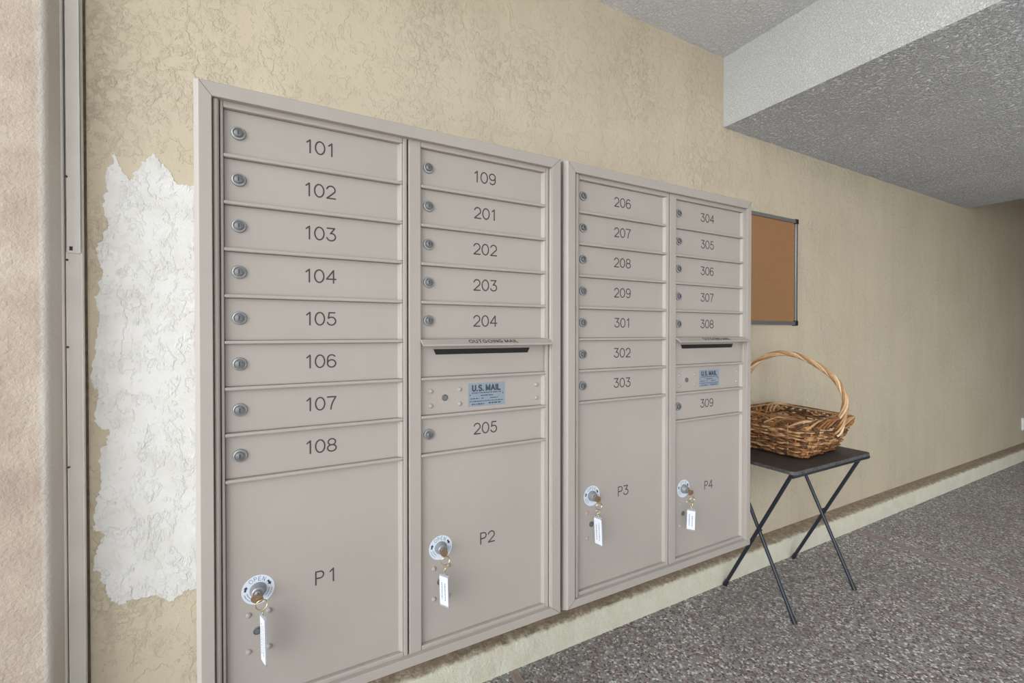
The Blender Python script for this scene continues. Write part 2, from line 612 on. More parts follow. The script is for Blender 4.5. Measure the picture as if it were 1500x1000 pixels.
# metal channel in the corner at the left
ch = MB()
XA, XB, YF = -0.4405, -0.4110, -0.020
ch.box(XA, XB, YF, YF + 0.003, 1.392, CEIL)
ch.box(XA + 0.001, XB + 0.0005, YF + 0.0025, YF + 0.0055, 0.0, 1.392)
ch.box(XA, XA + 0.003, YF, 0.0, 0.0, CEIL)
ch.box(XB - 0.003, XB, YF, 0.0, 0.0, CEIL)
chan = struct('trim_4', ch, M['channel'], 'painted metal channel in the corner beside the pink wall', bevel=0.001)
fl = MB().box(-0.4445, -0.4425, -0.034, -0.006, 0.0, 2.06)
build('flange', fl, M['channel'], chan, bevel=0.0006)
build('caulk_joint', MB().box(XB + 0.0002, XB + 0.0042, -0.004, 0.0, 0.0, CEIL), M['joint'], chan, label='dark joint beside the channel')  # shade of the recess, painted as a thin dark strip
for z in (1.575, 1.375, 1.165, 0.875):
    build('screw', MB().lathe([(0.0025, 0), (0.0025, 0.002), (0.0012, 0.003)], (XA + 0.003, YF, z), n=10), M['rust'], chan, label='rusty screw')
build('maker_mark', MB().box(-0.4335, -0.4275, YF - 0.0004, YF + 0.001, 1.398, 1.408), M['navy'], chan)

# ------------------------------------------------------------------ lettering
def arc(cx, cy, rx, ry, a0, a1, n=14):
    return [(cx + rx * math.cos(math.radians(a0 + (a1 - a0) * k / n)), cy + ry * math.sin(math.radians(a0 + (a1 - a0) * k / n))) for k in range(n + 1)]

GLYPH = {  # strokes on a unit-height cell, then the width; (left, right) bearing where it is odd
    '0': ([arc(.34, .5, .34, .5, 90, 450, 28)], .68),
    '1': ([[(0, .80), (.23, 1)], [(.23, 1), (.23, 0)]], .23),
    '2': ([arc(.33, .68, .31, .32, 165, -30, 14) + [(.02, 0)], [(.02, 0), (.66, 0)]], .66),
    '3': ([[(.04, 1), (.60, 1)], [(.60, 1), (.28, .57)], [(.28, .57)] + arc(.33, .30, .33, .30, 75, -165, 18)], .66),
    '4': ([[(.52, 0), (.52, 1)], [(.52, 1), (0, .30)], [(0, .30), (.70, .30)]], .70),
    '5': ([[(.58, 1), (.15, 1)], [(.15, 1), (.09, .55)], [(.09, .55)] + arc(.32, .32, .32, .32, 125, -160, 18)], .64),
    '6': ([arc(.33, .68, .31, .32, 40, 180, 10) + arc(.32, .30, .31, .30, 180, 195, 3), arc(.32, .30, .31, .30, 90, 450, 20)], .64),
    '7': ([[(0, 1), (.64, 1)], [(.64, 1), (.42, .62), (.30, .3), (.25, 0)]], .64),
    '8': ([arc(.33, .75, .28, .25, 90, 450, 18), arc(.33, .25, .33, .26, 90, 450, 18)], .66),
    '9': ([arc(.32, .70, .31, .30, 90, 450, 20), arc(.32, .70, .31, .30, 0, -15, 3) + arc(.31, .32, .31, .32, 0, -140, 12)], .64),
    'P': ([[(0, 0), (0, 1)], [(0, 1), (.32, 1)] + arc(.32, .74, .24, .26, 90, -90, 10) + [(0, .48)]], .56),
    'O': ([arc(.40, .5, .40, .5, 90, 450, 24)], .80),
    'U': ([[(0, 1), (0, .32)] + arc(.30, .30, .30, .30, 180, 360, 10) + [(.60, 1)]], .60),
    'T': ([[(0, 1), (.62, 1)], [(.31, 1), (.31, 0)]], .62),
    'G': ([arc(.40, .5, .40, .5, 45, 345, 20), [(.79, .42), (.45, .42)]], .80),
    'I': ([[(0, 0), (0, 1)]], 0.02),
    'N': ([[(0, 0), (0, 1)], [(0, 1), (.6, 0)], [(.6, 0), (.6, 1)]], .60),
    'M': ([[(0, 0), (0, 1)], [(0, 1), (.37, .1)], [(.37, .1), (.74, 1)], [(.74, 1), (.74, 0)]], .74),
    'A': ([[(0, 0), (.34, 1)], [(.34, 1), (.68, 0)], [(.13, .34), (.55, .34)]], .68),
    'L': ([[(0, 1), (0, 0)], [(0, 0), (.5, 0)]], .50),
    'E': ([[(0, 0), (0, 1)], [(0, 1), (.5, 1)], [(0, .5), (.45, .5)], [(0, 0), (.5, 0)]], .50),
    'S': ([arc(.30, .74, .27, .26, 40, 230, 12) + arc(.30, .25, .29, .26, 70, -140, 14)], .58),
    '.': ([[(0, 0), (0.0, .03)]], .02),
}


def text_mb(txt, centre, h, r, right=(1, 0, 0), up=(0, 0, 1), out=(0, -1, 0), gap=0.21, mb=None, space=0.4):
    mb = mb or MB()
    right, up, c = Vector(right), Vector(up), Vector(centre)
    x, items = 0.0, []
    for i, ch_ in enumerate(txt):
        if ch_ == ' ':
            x += space; continue
        st, w = GLYPH[ch_]
        if ch_ == '1' and i:
            x += 0.28 if txt[0] == 'P' else 0.10
        items.append((x, st))
        x += w + gap + (0.18 if ch_ == '1' else 0)
    total = x - gap
    for gx, st in items:
        for s in st:
            pts = [c + right * ((gx + px - total / 2) * h) + up * ((py - 0.5) * h) for px, py in s]
            mb.stroke(pts, r, out)
    return mb


def scribble(mb, x0, x1, z, y, h, r, seed):
    """a line of print too small to read: short dashes of uneven length"""
    rn = random.Random(seed)
    x = x0
    while x < x1:
        w = rn.uniform(0.4, 1.6) * h * 2
        mb.box(x, min(x + w, x1), y - r, y, z - h / 2, z + h / 2)
        x += w + rn.uniform(0.3, 0.9) * h
    return mb


# ------------------------------------------------------------------ shared small meshes
def rivet_mesh():
    return MB().lathe([(0.0056, -0.001), (0.0054, 0.0014), (0.0044, 0.0029), (0.0026, 0.0038), (0.0008, 0.0041)], (0, 0, 0), n=18).mesh('rivet', M['box'], 60)
def smalllock_mesh():
    return MB().lathe([(0.0078, -0.001), (0.0078, 0.0012), (0.0066, 0.0018), (0.0060, 0.0008), (0.0048, 0.0008), (0.0046, 0.0022), (0.0014, 0.0024)], (0, 0, 0), n=22).mesh('service_lock', M['lockdark'], 40)
def cyl_mesh():
    return MB().lathe([(0.0150, -0.001), (0.0150, 0.003), (0.0132, 0.0085), (0.0112, 0.0150), (0.0088, 0.0165), (0.0084, 0.0145), (0.0058, 0.0145), (0.0056, 0.0185), (0.0050, 0.019)], (0, 0, 0), n=28).mesh('key_cylinder', M['lock'], 40)
ME = {'rivet': rivet_mesh(), 'small': smalllock_mesh(), 'cyl': cyl_mesh()}

# ------------------------------------------------------------------ mailbox units
YD = -0.460      # face of the door frames
YP = -0.4500     # face of the doors, set back in their openings
YT = -0.472      # face of the outer trim
PITCHZ = 0.0898
ZT, ZB = 1.630, 0.467
def zk(k): return ZT - PITCHZ * k


def door_panel(x0, x1, z0, z1):
    """pan door: flat sheet with a rolled right edge and a bottom lip"""
    c, e = 0.0006, 0.0098
    fz = -0.4588
    mb = MB()
    x0, x1, z0, z1 = x0 + c, x1 - c, z0 + c, z1 - c
    mb.box(x0, x1 - e, YP, YP + 0.003, z0, z1)
    # rolled edge on the hinge side
    pts = [(x1 - e, YP + 0.003)] + [(x1 - e + (e - 0.002) * k / 6, YP + (fz - YP) * (0.5 - 0.5 * math.cos(math.pi * k / 6))) for k in range(7)] + [(x1, fz), (x1, YP + 0.003)]
    mb.prism(pts, 'z', z0, z1)
    return mb


def number(door, txt, x, z, h=0.0262):
    build('number', text_mb(txt, (x, YP - 0.0001, z), h, 0.00170), M['ink'], door, smooth=60)


def lock_full():
    mb = MB(); groups = []
    def grab(f, idx):
        n0 = len(mb.f); f(); groups.append((n0, len(mb.f), idx))
    grab(lambda: mb.lathe([(0.0128, -0.001), (0.0128, 0.002), (0.0118, 0.0042), (0.0098, 0.0050), (0.0092, 0.0046), (0.0086, 0.0030)], (0, 0, 0), n=28), 0)
    grab(lambda: mb.lathe([(0.0072, 0.0025), (0.0072, 0.0072), (0.0062, 0.0080)], (0, 0, 0), n=22), 1)
    grab(lambda: mb.box(-0.0007, 0.0007, -0.0084, -0.0070, -0.0040, 0.0040), 2)
    me = mb.mesh('lock', [M['lock'], M['lockdark'], M['keyhole']], 40)
    idx = [0] * len(mb.f)
    for a, b, k in groups:
        for i in range(a, b): idx[i] = k
    me.polygons.foreach_set('material_index', idx)
    me.update()
    return me
ME['lockfull'] = lock_full()


def tenant_door(unit, txt, x0, x1, k0, lock_dx, num_x):
    z1, z0 = zk(k0) - (0.0 if k0 == 0 else 0.0035), zk(k0 + 1) + 0.0035
    d = build('door', door_panel(x0, x1, z0, z1), M['box'], unit, label='tenant door numbered ' + txt)
    link('lock', ME['lockfull'], d, (x0 + lock_dx, YP, zk(k0) - 0.0425))
    number(d, txt, num_x, zk(k0) - 0.0415)
    return d


def parcel_door(unit, txt, x0, x1, k0, cx, cz, nx, nz):
    z1, z0 = zk(k0) - 0.0035, ZB
    mb = door_panel(x0, x1, z0, z1)
    d = build('parcel_door', mb, M['box'], unit, label='large parcel door marked ' + txt)
    number(d, txt, nx, nz, 0.0270)
    # pale ring decal with OPEN and two arrows
    dec = MB()
    n_ = 40
    for (ra, rb) in ((0.0140, 0.0290),):
        vs_ = [(cx + r * math.cos(2 * math.pi * k / n_), YP - h, cz + r * math.sin(2 * math.pi * k / n_)) for (r, h) in ((ra, 0), (ra, 0.0004), (rb, 0.0004), (rb, 0)) for k in range(n_)]
        dec.add(vs_, [(i * n_ + k, i * n_ + (k + 1) % n_, (i + 1) * n_ + (k + 1) % n_, (i + 1) * n_ + k) for i in range(3) for k in range(n_)])
    dd = build('lock_decal', dec, M['decal'], d, label='pale ring decal reading OPEN with two arrows')
    pr = MB()
    ya = YP - 0.0005
    for i, chh in enumerate('OPEN'):
        a = math.radians((124, 102, 83, 62)[i])
        r = 0.0222
        right = Vector((math.sin(a), 0, -math.cos(a))); up = Vector((math.cos(a), 0, math.sin(a)))
        text_mb(chh, (cx + r * math.cos(a), ya, cz + r * math.sin(a)), 0.0076, 0.00045, right, up, mb=pr)
    def arrow(a0, direction):
        a = math.radians(a0); r = 0.0222
        up = Vector((-math.sin(a), 0, math.cos(a))) * direction
        right = Vector((math.cos(a), 0, math.sin(a)))
        c = Vector((cx + r * math.cos(a), 0, cz + r * math.sin(a)))
        sh = [(-.0018, -.005), (.0018, -.005), (.0018, .0008), (.0038, .0008), (0, .0056), (-.0038, .0008), (-.0018, .0008)]
        poly = [((c + right * p + up * q).x, (c + right * p + up * q).z) for p, q in sh]
        pr.prism(poly, 'y', ya + 0.0004, ya - 0.0002)
    arrow(166, -1)
    arrow(28, -1)
    pmesh = pr.mesh('decal_print', M['navy'])
    fade = MB()
    for a0 in (196, 204, 212, 222, 232, 316, 326, 336, 346, 354):
        a = math.radians(a0)
        for r in (0.0195, 0.0242):
            right = Vector((-math.sin(a), 0, math.cos(a))); up = Vector((math.cos(a), 0, math.sin(a)))
            c = Vector((cx + r * math.cos(a), ya, cz + r * math.sin(a)))
            fade.stroke([c - right * 0.0011, c + right * 0.0011], 0.0008)
    # the print belongs to the decal: one mesh with it
    bm = bmesh.new(); bm.from_mesh(dd.data)
    nf = len(bm.faces); bm.from_mesh(pmesh)
    bm.faces.ensure_lookup_table()
    for i in range(nf, len(bm.faces)): bm.faces[i].material_index = 1
    nf = len(bm.faces)
    fm = fade.mesh('fade', M['paleink']); bm.from_mesh(fm)
    bm.faces.ensure_lookup_table()
    for i in range(nf, len(bm.faces)): bm.faces[i].material_index = 2
    bm.to_mesh(dd.data); bm.free()
    dd.data.materials.append(M['navy']); dd.data.materials.append(M['paleink'])
    link('key_cylinder', ME['cyl'], d, (cx, YP, cz))
    for dx, dz in ((-0.017, -0.047), (-0.017, -0.120), (0.0185, -0.047), (0.0185, -0.120)):
        link('rivet', ME['rivet'], d, (cx + dx, YP, cz + dz))
    link('service_lock', ME['small'], d, (cx - 0.0015, YP, cz - 0.082))
    return d


def mail_panel(unit, x0, x1, k0):
    """the narrow panel with the postal lock and the blue grey U.S. MAIL plate"""
    z1, z0 = zk(k0) - 0.0035, zk(k0 + 1) + 0.0035
    d = build('postal_lock_panel', door_panel(x0, x1, z0, z1), M['box'], unit, label='narrow panel with a small lock, rivets and a U.S. MAIL plate')
    zc = (z0 + z1) / 2
    link('service_lock', ME['small'], d, (x0 + 0.0605, YP, zc - 0.003))
    for dx in (0.0255, 0.0985, 0.318):
        for dz in (0.0145, -0.0205):
            link('rivet', ME['rivet'], d, (x0 + dx, YP, zc + dz))
    a, b, t, u = x0 + 0.121, x0 + 0.223, zc + 0.0275, zc - 0.0305
    pl = MB().box(a, b, YP - 0.0006, YP + 0.001, u, t)
    y = YP - 0.0006
    p = text_mb('U.S. MAIL', ((a + b) / 2 - 0.001, y - 0.0001, t - 0.0125), 0.0130, 0.0021, gap=0.34, space=0.30)
    scribble(p, a + 0.010, b - 0.012, t - 0.0245, y, 0.0022, 0.0002, 3)
    scribble(p, a + 0.034, a + 0.068, t - 0.0315, y, 0.0024, 0.0002, 4)
    scribble(p, a + 0.006, a + 0.030, t - 0.0385, y, 0.0022, 0.0002, 5)
    scribble(p, a + 0.036, a + 0.043, t - 0.0385, y, 0.0022, 0.0002, 6)
    scribble(p, a + 0.060, a + 0.082, t - 0.0385, y, 0.0022, 0.0002, 7)
    scribble(p, a + 0.004, b - 0.006, t - 0.0455, y, 0.0022, 0.0002, 8)
    scribble(p, a + 0.010, a + 0.045, t - 0.0525, y, 0.0026, 0.0002, 9)
    scribble(p, a + 0.056, a + 0.091, t - 0.0515, y, 0.0030, 0.0002, 10)
    p.box(a + 0.004, a + 0.0062, y - 0.0002, y, t - 0.031, t - 0.0275)
    p.box(b - 0.007, b - 0.0048, y - 0.0002, y, t - 0.030, t - 0.0268)
    q = build('mail_plate', pl, M['plate'], d, label='blue grey plate reading U.S. MAIL')
    bm = bmesh.new(); bm.from_mesh(q.data); nf = len(bm.faces)
    bm.from_mesh(p.mesh('print', M['platei']))
    bm.faces.ensure_lookup_table()
    for i in range(nf, len(bm.faces)): bm.faces[i].material_index = 1
    nf = len(bm.faces)
    s = MB()
    s.stroke([(b - 0.022, y - 0.0003, t - 0.024), (b - 0.010, y - 0.0003, t - 0.0225), (b - 0.013, y - 0.0003, t - 0.029), (b - 0.019, y - 0.0003, t - 0.038)], 0.0009)
    bm.from_mesh(s.mesh('scratch', M['pinkmark'])); bm.faces.ensure_lookup_table()
    for i in range(nf, len(bm.faces)): bm.faces[i].material_index = 2
    bm.to_mesh(q.data); bm.free()
    q.data.materials.append(M['platei']); q.data.materials.append(M['pinkmark'])


def outgoing_panel(unit, x0, x1, k0):
    z1, z0 = zk(k0) - 0.0035, zk(k0 + 1) + 0.0035
    c = 0.0006
    xa, xb = x0 + 0.032, x1 - 0.044
    za, zb = zk(k0) - 0.0335, zk(k0) - 0.0205
    mb = MB()
    mb.box(x0 + c, x1 - c, YP, YP + 0.0025, zb, z1 - c)
    mb.box(x0 + c, x1 - c, YP, YP + 0.0025, z0 + c, za)
    mb.prism([(x0 + c, za), (xa + 0.006, za), (xa, zb), (x0 + c, zb)], 'y', YP, YP + 0.0025)
    mb.prism([(xb - 0.006, za), (x1 - c, za), (x1 - c, zb), (xb, zb)], 'y', YP, YP + 0.0025)
    d = build('outgoing_panel', mb, M['box'], unit, label='flat panel with the black outgoing mail slot')
    build('slot_liner', MB().box(xa - 0.004, xb + 0.004, YP + 0.0026, YP + 0.0034, za - 0.004, zb + 0.004), M['black'], d, label='black inside of the slot')  # darkness of the shallow slot comes from this black plate
    # sloping hood over the slot
    hx0, hx1 = x0 - 0.0015, x1 + 0.008
    yb, yf = YD - 0.0002, YD - 0.0205
    zt_, zf = zk(k0) + 0.0040, zk(k0) - 0.0120
    h = MB()
    h.prism([(yb, zt_), (yf, zf + 0.0035), (yf - 0.0012, zf), (yf + 0.0012, zf - 0.001), (yb, zt_ - 0.006)], 'x', hx0, hx1)
    hd = build('hood', h, M['hood'], d, bevel=0.0006, label='sloping hood lettered OUTGOING MAIL')
    up = Vector((0, yb - yf, zt_ - zf - 0.0035)).normalized()
    out = Vector((0, -up.z, up.y))
    mid = Vector(((x0 + x1) / 2 + 0.0115, (yb + yf) / 2, (zt_ + zf + 0.0035) / 2)) + out * 0.0002
    build('lettering', text_mb('OUTGOING MAIL', mid, 0.0122, 0.0013, (1, 0, 0), up, out, gap=0.33, space=0.34), M['ink'], hd)


def frame_mesh(fx0, fx1, x0, x1, cuts):
    """door frame of one column: stiles, rails and the thin bars between doors"""
    mb = MB()
    yb = YP + 0.003
    zt, zb = 1.646, 0.4535
    mb.box(fx0, x0, YD, yb, zb, zt)
    mb.box(x1, fx1, YD, yb, zb, zt)
    mb.box(x0, x1, YD, yb, ZT, zt)
    mb.box(x0, x1, YD, yb, zb, ZB)
    for k in cuts:
        mb.box(x0, x1, YD, yb, zk(k) - 0.0035, zk(k) + 0.0035)
    return mb


def mailbox(shift, ox0, ox1, label, cols):
    """ox0..ox1: outer edges of the trim face"""
    s = shift
    u = thing('mailbox_unit', ((ox0 + ox1) / 2, -0.23, 0.44), label, 'mailbox', 'wall mailbox units')
    zt, zb = 1.668, 0.4365
    # cabinet box reaching back to the wall
    cb = MB().box(ox0 + 0.010, ox1 - 0.010, -0.4420, 0.0, zb + 0.012, zt - 0.012)
    build('cabinet', cb, M['box'], u, bevel=0.001)
    fx0 = ox0 + 0.021 if s == 0 else ox0 + 0.0245
    fx1 = ox1 - 0.0275 if s == 0 else ox1 - 0.0215
    it, ib = zt - 0.0265, zb + 0.0215
    # mitred outer trim: bevelled outside, face, inner return
    tr = MB()
    def ringpts(d, y):
        a, b, c, e = d
        return [(a, y, c), (b, y, c), (b, y, e), (a, y, e)]
    o_ = 0.0085
    rings = [ringpts((ox0 - o_, ox1 + o_, zb - 0.004, zt + 0.004), -0.4400),
             ringpts((ox0 - o_, ox1 + o_, zb - 0.004, zt + 0.004), YD),
             ringpts((ox0, ox1, zb, zt), YT),
             ringpts((fx0, fx1, ib, it), YT),
             ringpts((fx0, fx1, ib, it), -0.4400)]
    vs_ = [p for r_ in rings for p in r_]
    fs = []
    for i in range(len(rings)):
        j = (i + 1) % len(rings)
        for k in range(4):
            fs.append((i * 4 + k, i * 4 + (k + 1) % 4, j * 4 + (k + 1) % 4, j * 4 + k))
    tr.add(vs_, fs)
    t = build('trim_frame', tr, M['box'], u, bevel=0.0012)
    # fine mitre joints at the corners
    for (a, b, c, d) in ((ox0, zt, fx0, it), (ox1, zt, fx1, it), (ox0, zb, fx0, ib), (ox1, zb, fx1, ib)):
        build('mitre_joint', MB().stroke([(a + (c - a) * 0.08, YT, b + (d - b) * 0.08), (c, YT, d)], 0.0005), M['ink'], t)
    # dark sheet that paints shade into the gaps, and hinge barrels
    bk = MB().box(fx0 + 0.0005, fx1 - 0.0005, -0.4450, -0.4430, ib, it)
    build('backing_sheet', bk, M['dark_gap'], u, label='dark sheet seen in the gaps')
    for hx in (-0.0952 + s, 0.6592 + s):
        hb = MB().lathe([(0.0051, 0.0), (0.0051, it - ib - 0.002)], (hx, YD - 0.0015, ib + 0.001), 'z', 14)
        build('hinge', hb, M['box'], u, smooth=40)
    for c in cols:
        fa, fb, x0, x1, cuts = c['frame']
        build('door_frame', frame_mesh(fa + s, fb + s, x0 + s, x1 + s, cuts), M['box'], u, bevel=0.0022)
        X0, X1 = x0 + s, x1 + s
        for item in c['items']:
            kind = item[0]
            if kind == 'door':
                tenant_door(u, item[1], X0, X1, item[2], c['lock'], c['num'] + s)
            elif kind == 'out':
                outgoing_panel(u, X0, X1, item[2])
            elif kind == 'panel':
                mail_panel(u, X0, X1, item[2])
            else:
                parcel_door(u, item[1], X0, X1, item[2], *item[3])
    return u


C1 = (-0.0893, 0.2692, -0.0838, 0.2593)
C2 = (0.2724, 0.6541, 0.3018, 0.6445)
unit1 = mailbox(0.0, -0.1216, 0.6840, 'left beige mailbox unit with doors 101 to 109 and 201 to 205', [
    dict(frame=(*C1, range(1, 9)), lock=0.0245, num=0.0885,
         items=[('door', str(101 + i), i) for i in range(8)] + [('parcel', 'P1', 8, (-0.030, 0.6865, 0.0955, 0.6805))]),
    dict(frame=(*C2, range(1, 9)), lock=0.0205, num=0.4700,
         items=[('door', '109', 0)] + [('door', str(200 + i), i) for i in range(1, 5)] +
               [('out', '', 5), ('panel', '', 6), ('door', '205', 7), ('parcel', 'P2', 8, (0.3512, 0.6830, 0.4760, 0.6810))])])
unit2 = mailbox(0.840, 0.7090, 1.5085, 'right beige mailbox unit with doors 206 to 209 and 301 to 309', [
    dict(frame=(*C1, range(1, 8)), lock=0.0185, num=0.0830,
         items=[('door', str(206 + i), i) for i in range(4)] + [('door', str(301 + i), i + 4) for i in range(3)] +
               [('parcel', 'P3', 7, (0.8085, 0.7280, 0.928, 0.7230))]),
    dict(frame=(*C2, range(1, 9)), lock=0.0195, num=0.4620,
         items=[('door', str(304 + i), i) for i in range(5)] +
               [('out', '', 5), ('panel', '', 6), ('door', '309', 7), ('parcel', 'P4', 8, (1.1885, 0.6855, 1.3125, 0.6785))])])


# ------------------------------------------------------------------ keys hanging in the parcel locks
def key_set(cx, cz, head, ring, top, bot, yaw, roll, label):
    """head, ring, top, bot: (x, z) on the plane y = -0.49; yaw turns the tag about its length"""
    t = thing('key_with_tag', (cx, -0.472, cz), label, 'key', 'tagged keys in the parcel locks')
    hx, hz = head
    k = MB()
    k.box(cx - 0.0009, cx + 0.0009, -0.489, -0.4665, cz - 0.0036, cz + 0.0036)
    kb_ = build('key', k, M['brass'], t, bevel=0.0003)
    # bow of the key: a rounded plate with a hole, turned by roll
    n_ = 22
    hd = MB()
    R_ = Matrix.Rotation(math.radians(roll), 3, 'Y')
    def P(a, r, y):
        w = Vector((math.cos(a) * r * 0.95, 0, math.sin(a) * r * 0.72))
        q = R_ @ w
        # the bow leans out towards the viewer
        return (cx + (hx - cx) * 0.8 + q.x, y - 0.35 * q.z * 0.6, cz + (hz - cz) * 0.8 + q.z)
    vs_ = [P(2 * math.pi * i / n_, r, y) for (r, y) in ((0.0118, -0.4905), (0.0118, -0.4882), (0.0026, -0.4882), (0.0026, -0.4905)) for i in range(n_)]
    hd.add(vs_, [(a * n_ + i, a * n_ + (i + 1) % n_, ((a + 1) % 4) * n_ + (i + 1) % n_, ((a + 1) % 4) * n_ + i) for a in range(4) for i in range(n_)])
    build('key_bow', hd, M['brass'], kb_, smooth=40)
    # split ring
    rx, rz = ring
    R0 = 0.0098
    pts = [(rx + R0 * math.cos(2 * math.pi * i / 24), -0.4925 + 0.0015 * math.sin(4 * math.pi * i / 24 + 1), rz + R0 * math.sin(2 * math.pi * i / 24)) for i in range(24)]
    sr = MB().tube(pts, 0.0008, 6, closed=True)
    pts = [(rx + (R0 + 0.0005) * math.cos(2 * math.pi * i / 24), -0.4939 + 0.0015 * math.sin(4 * math.pi * i / 24 + 1), rz + (R0 - 0.0003) * math.sin(2 * math.pi * i / 24)) for i in range(24)]
    sr.tube(pts, 0.0008, 6, closed=True)
    build('split_ring', sr, M['ring'], t, smooth=60)
    # short chain between the ring and the tag
    A, B = Vector((rx + 0.001, -0.4925, rz - R0)), Vector((top[0], -0.4905, top[1]))
    L = (A - B).length
    nl = max(2, round(L / 0.0075))
    d = (B - A).normalized()
    for i in range(nl):
        c = A.lerp(B, (i + 0.5) / nl)
        side = Vector((1, 0, 0)) if i % 2 == 0 else Vector((0, 1, 0))
        side = (side - d * side.dot(d)).normalized()
        a_, b_ = L / nl * 0.66, 0.0026
        build('chain_link', MB().tube([c + d * (a_ * math.cos(2 * math.pi * j / 14)) + side * (b_ * math.sin(2 * math.pi * j / 14)) for j in range(14)], 0.0007, 5, closed=True), M['ring'], t, smooth=60)
    # tag: clear sleeve with a printed paper insert
    T, Bm = Vector((top[0], -0.4905, top[1])), Vector((bot[0], -0.4865, bot[1]))
    dn = (Bm - T).normalized(); Lt = (Bm - T).length
    sx = Vector((math.cos(math.radians(yaw)), math.sin(math.radians(yaw)), 0))
    sx = (sx - dn * sx.dot(dn)).normalized()
    nn = sx.cross(-dn).normalized()
    if nn.y > 0: nn = -nn
    w = 0.0130
    def slab(w_, l0, l1, th, skew=0.0):
        q = []
        for e in (-th, th):
            for (a_, l) in ((-w_, l0), (w_, l0 - skew), (w_, l1 + skew), (-w_, l1)):
                q.append(T + sx * a_ + dn * l + nn * e)
        return q, [(0, 1, 2, 3), (7, 6, 5, 4), (0, 4, 5, 1), (1, 5, 6, 2), (2, 6, 7, 3), (3, 7, 4, 0)]
    cs = MB().add(*slab(w, 0.0, Lt, 0.0013))
    tg = build('tag_sleeve', cs, M['clear'], t, bevel=0.0004)
    ins = MB().add(*slab(w * 0.93, 0.006, Lt - 0.004, 0.0015))
    ii = build('tag_insert', ins, M['tag'], tg, label='white paper insert with small print')
    pr = MB(); rn = random.Random(int(cx * 1000) + 5)
    for col in (-0.40, 0.28):
        for sgn in (1, -1):
            l = 0.014 + rn.random() * 0.01
            while l < Lt * 0.80:
                ln = rn.uniform(0.0015, 0.005)
                c = T + sx * (w * col) + dn * l + nn * (0.00155 * sgn)
                pr.add([c - sx * 0.0010, c + sx * 0.0010, c + sx * 0.0010 + dn * ln, c - sx * 0.0010 + dn * ln], [(0, 1, 2, 3)])
                l += ln + rn.uniform(0.001, 0.0025)
    build('print', pr, M['navy'], ii)
    return t


key_set(-0.030, 0.6865, (-0.0308, 0.6889), (-0.0234, 0.6775), (-0.0212, 0.6560), (-0.0193, 0.5570), -71, 25,
        'brass key with narrow side-turned white tag in the lock of door P1')
key_set(0.3512, 0.6830, (0.345, 0.6898), (0.3483, 0.6715), (0.3449, 0.6400), (0.3482, 0.5610), -58, 60,
        'brass key with slanting white tag in the lock of door P2')
key_set(0.8085, 0.7280, (0.7964, 0.7332), (0.8000, 0.7134), (0.7977, 0.6850), (0.8052, 0.6000), -74, 35,
        'brass key with white tag in the lock of door P3')
key_set(1.1885, 0.6855, (1.1753, 0.6857), (1.1798, 0.6648), (1.1784, 0.6340), (1.1803, 0.5630), -50, 0,
        'brass key with flat white tag facing out in the lock of door P4')

# ------------------------------------------------------------------ cork board
cbd = thing('bulletin_board', (2.16, -0.01, 1.243), 'cork bulletin board in a grey frame on the wall above the basket', 'bulletin board')
bx0, bx1, bz0, bz1 = 1.70, 2.617, 1.2426, 1.8372
build('cork_panel', MB().box(bx0 + 0.008, bx1 - 0.008, -0.010, -0.001, bz0 + 0.008, bz1 - 0.008), M['cork'], cbd)
for (a, b, c, d) in ((bx0, bx1, bz1 - 0.020, bz1), (bx0, bx1, bz0, bz0 + 0.020)):
    build('frame_rail', MB().box(a + 0.004, b - 0.004, -0.020, 0.0, c, d), M['alu'], cbd, bevel=0.003)
for (a, b) in ((bx0, bx0 + 0.020), (bx1 - 0.020, bx1)):
    build('frame_rail', MB().box(a, b, -0.020, 0.0, bz0 + 0.004, bz1 - 0.004), M['alu'], cbd, bevel=0.003)
for x in (bx0 + 0.011, bx1 - 0.011):
    for z in (bz0 + 0.011, bz1 - 0.011):
        build('corner_cap', MB().box(x - 0.0145, x + 0.0145, -0.0225, 0.0, z - 0.0145, z + 0.0145), M['plastic'], cbd, bevel=0.004)

# ------------------------------------------------------------------ folding table
tb = thing('folding_table', (2.17, -0.26, 0.0), 'dark folding tray table with crossed metal legs standing at the wall', 'table')
TX0, TX1, TY0, TY1, TZ = 1.862, 2.492, -0.428, -0.098, 0.632
def rrect(x0, x1, y0, y1, r, n=6):
    out = []
    for cx_, cy_, a0 in ((x1 - r, y1 - r, 0), (x0 + r, y1 - r, 90), (x0 + r, y0 + r, 180), (x1 - r, y0 + r, 270)):
        for k in range(n + 1):
            a = math.radians(a0 + 90 * k / n)
            out.append((cx_ + r * math.cos(a), cy_ + r * math.sin(a)))
    return out
build('tabletop', MB().prism(rrect(TX0, TX1, TY0, TY1, 0.022), 'z', TZ - 0.016, TZ), [M['tabletop'], M['tableedge']], tb, bevel=0.002,
      facemat=lambda p: 0 if abs(p.normal.z) > 0.5 else 1)
build('rail', MB().tube([(TX0 + 0.004, -0.415, TZ - 0.022), (TX0 + 0.008, -0.415, TZ - 0.022), (TX1 - 0.004, -0.415, TZ - 0.022), (TX1 + 0.002, -0.415, TZ - 0.022)], 0.0095, 12, rad=[0.007, 0.0095, 0.0095, 0.007]), M['leg'], tb, smooth=50)
build('rail', MB().box(TX0 + 0.02, TX1 - 0.02, -0.130, -0.114, TZ - 0.036, TZ - 0.0155), M['leg'], tb, bevel=0.002)
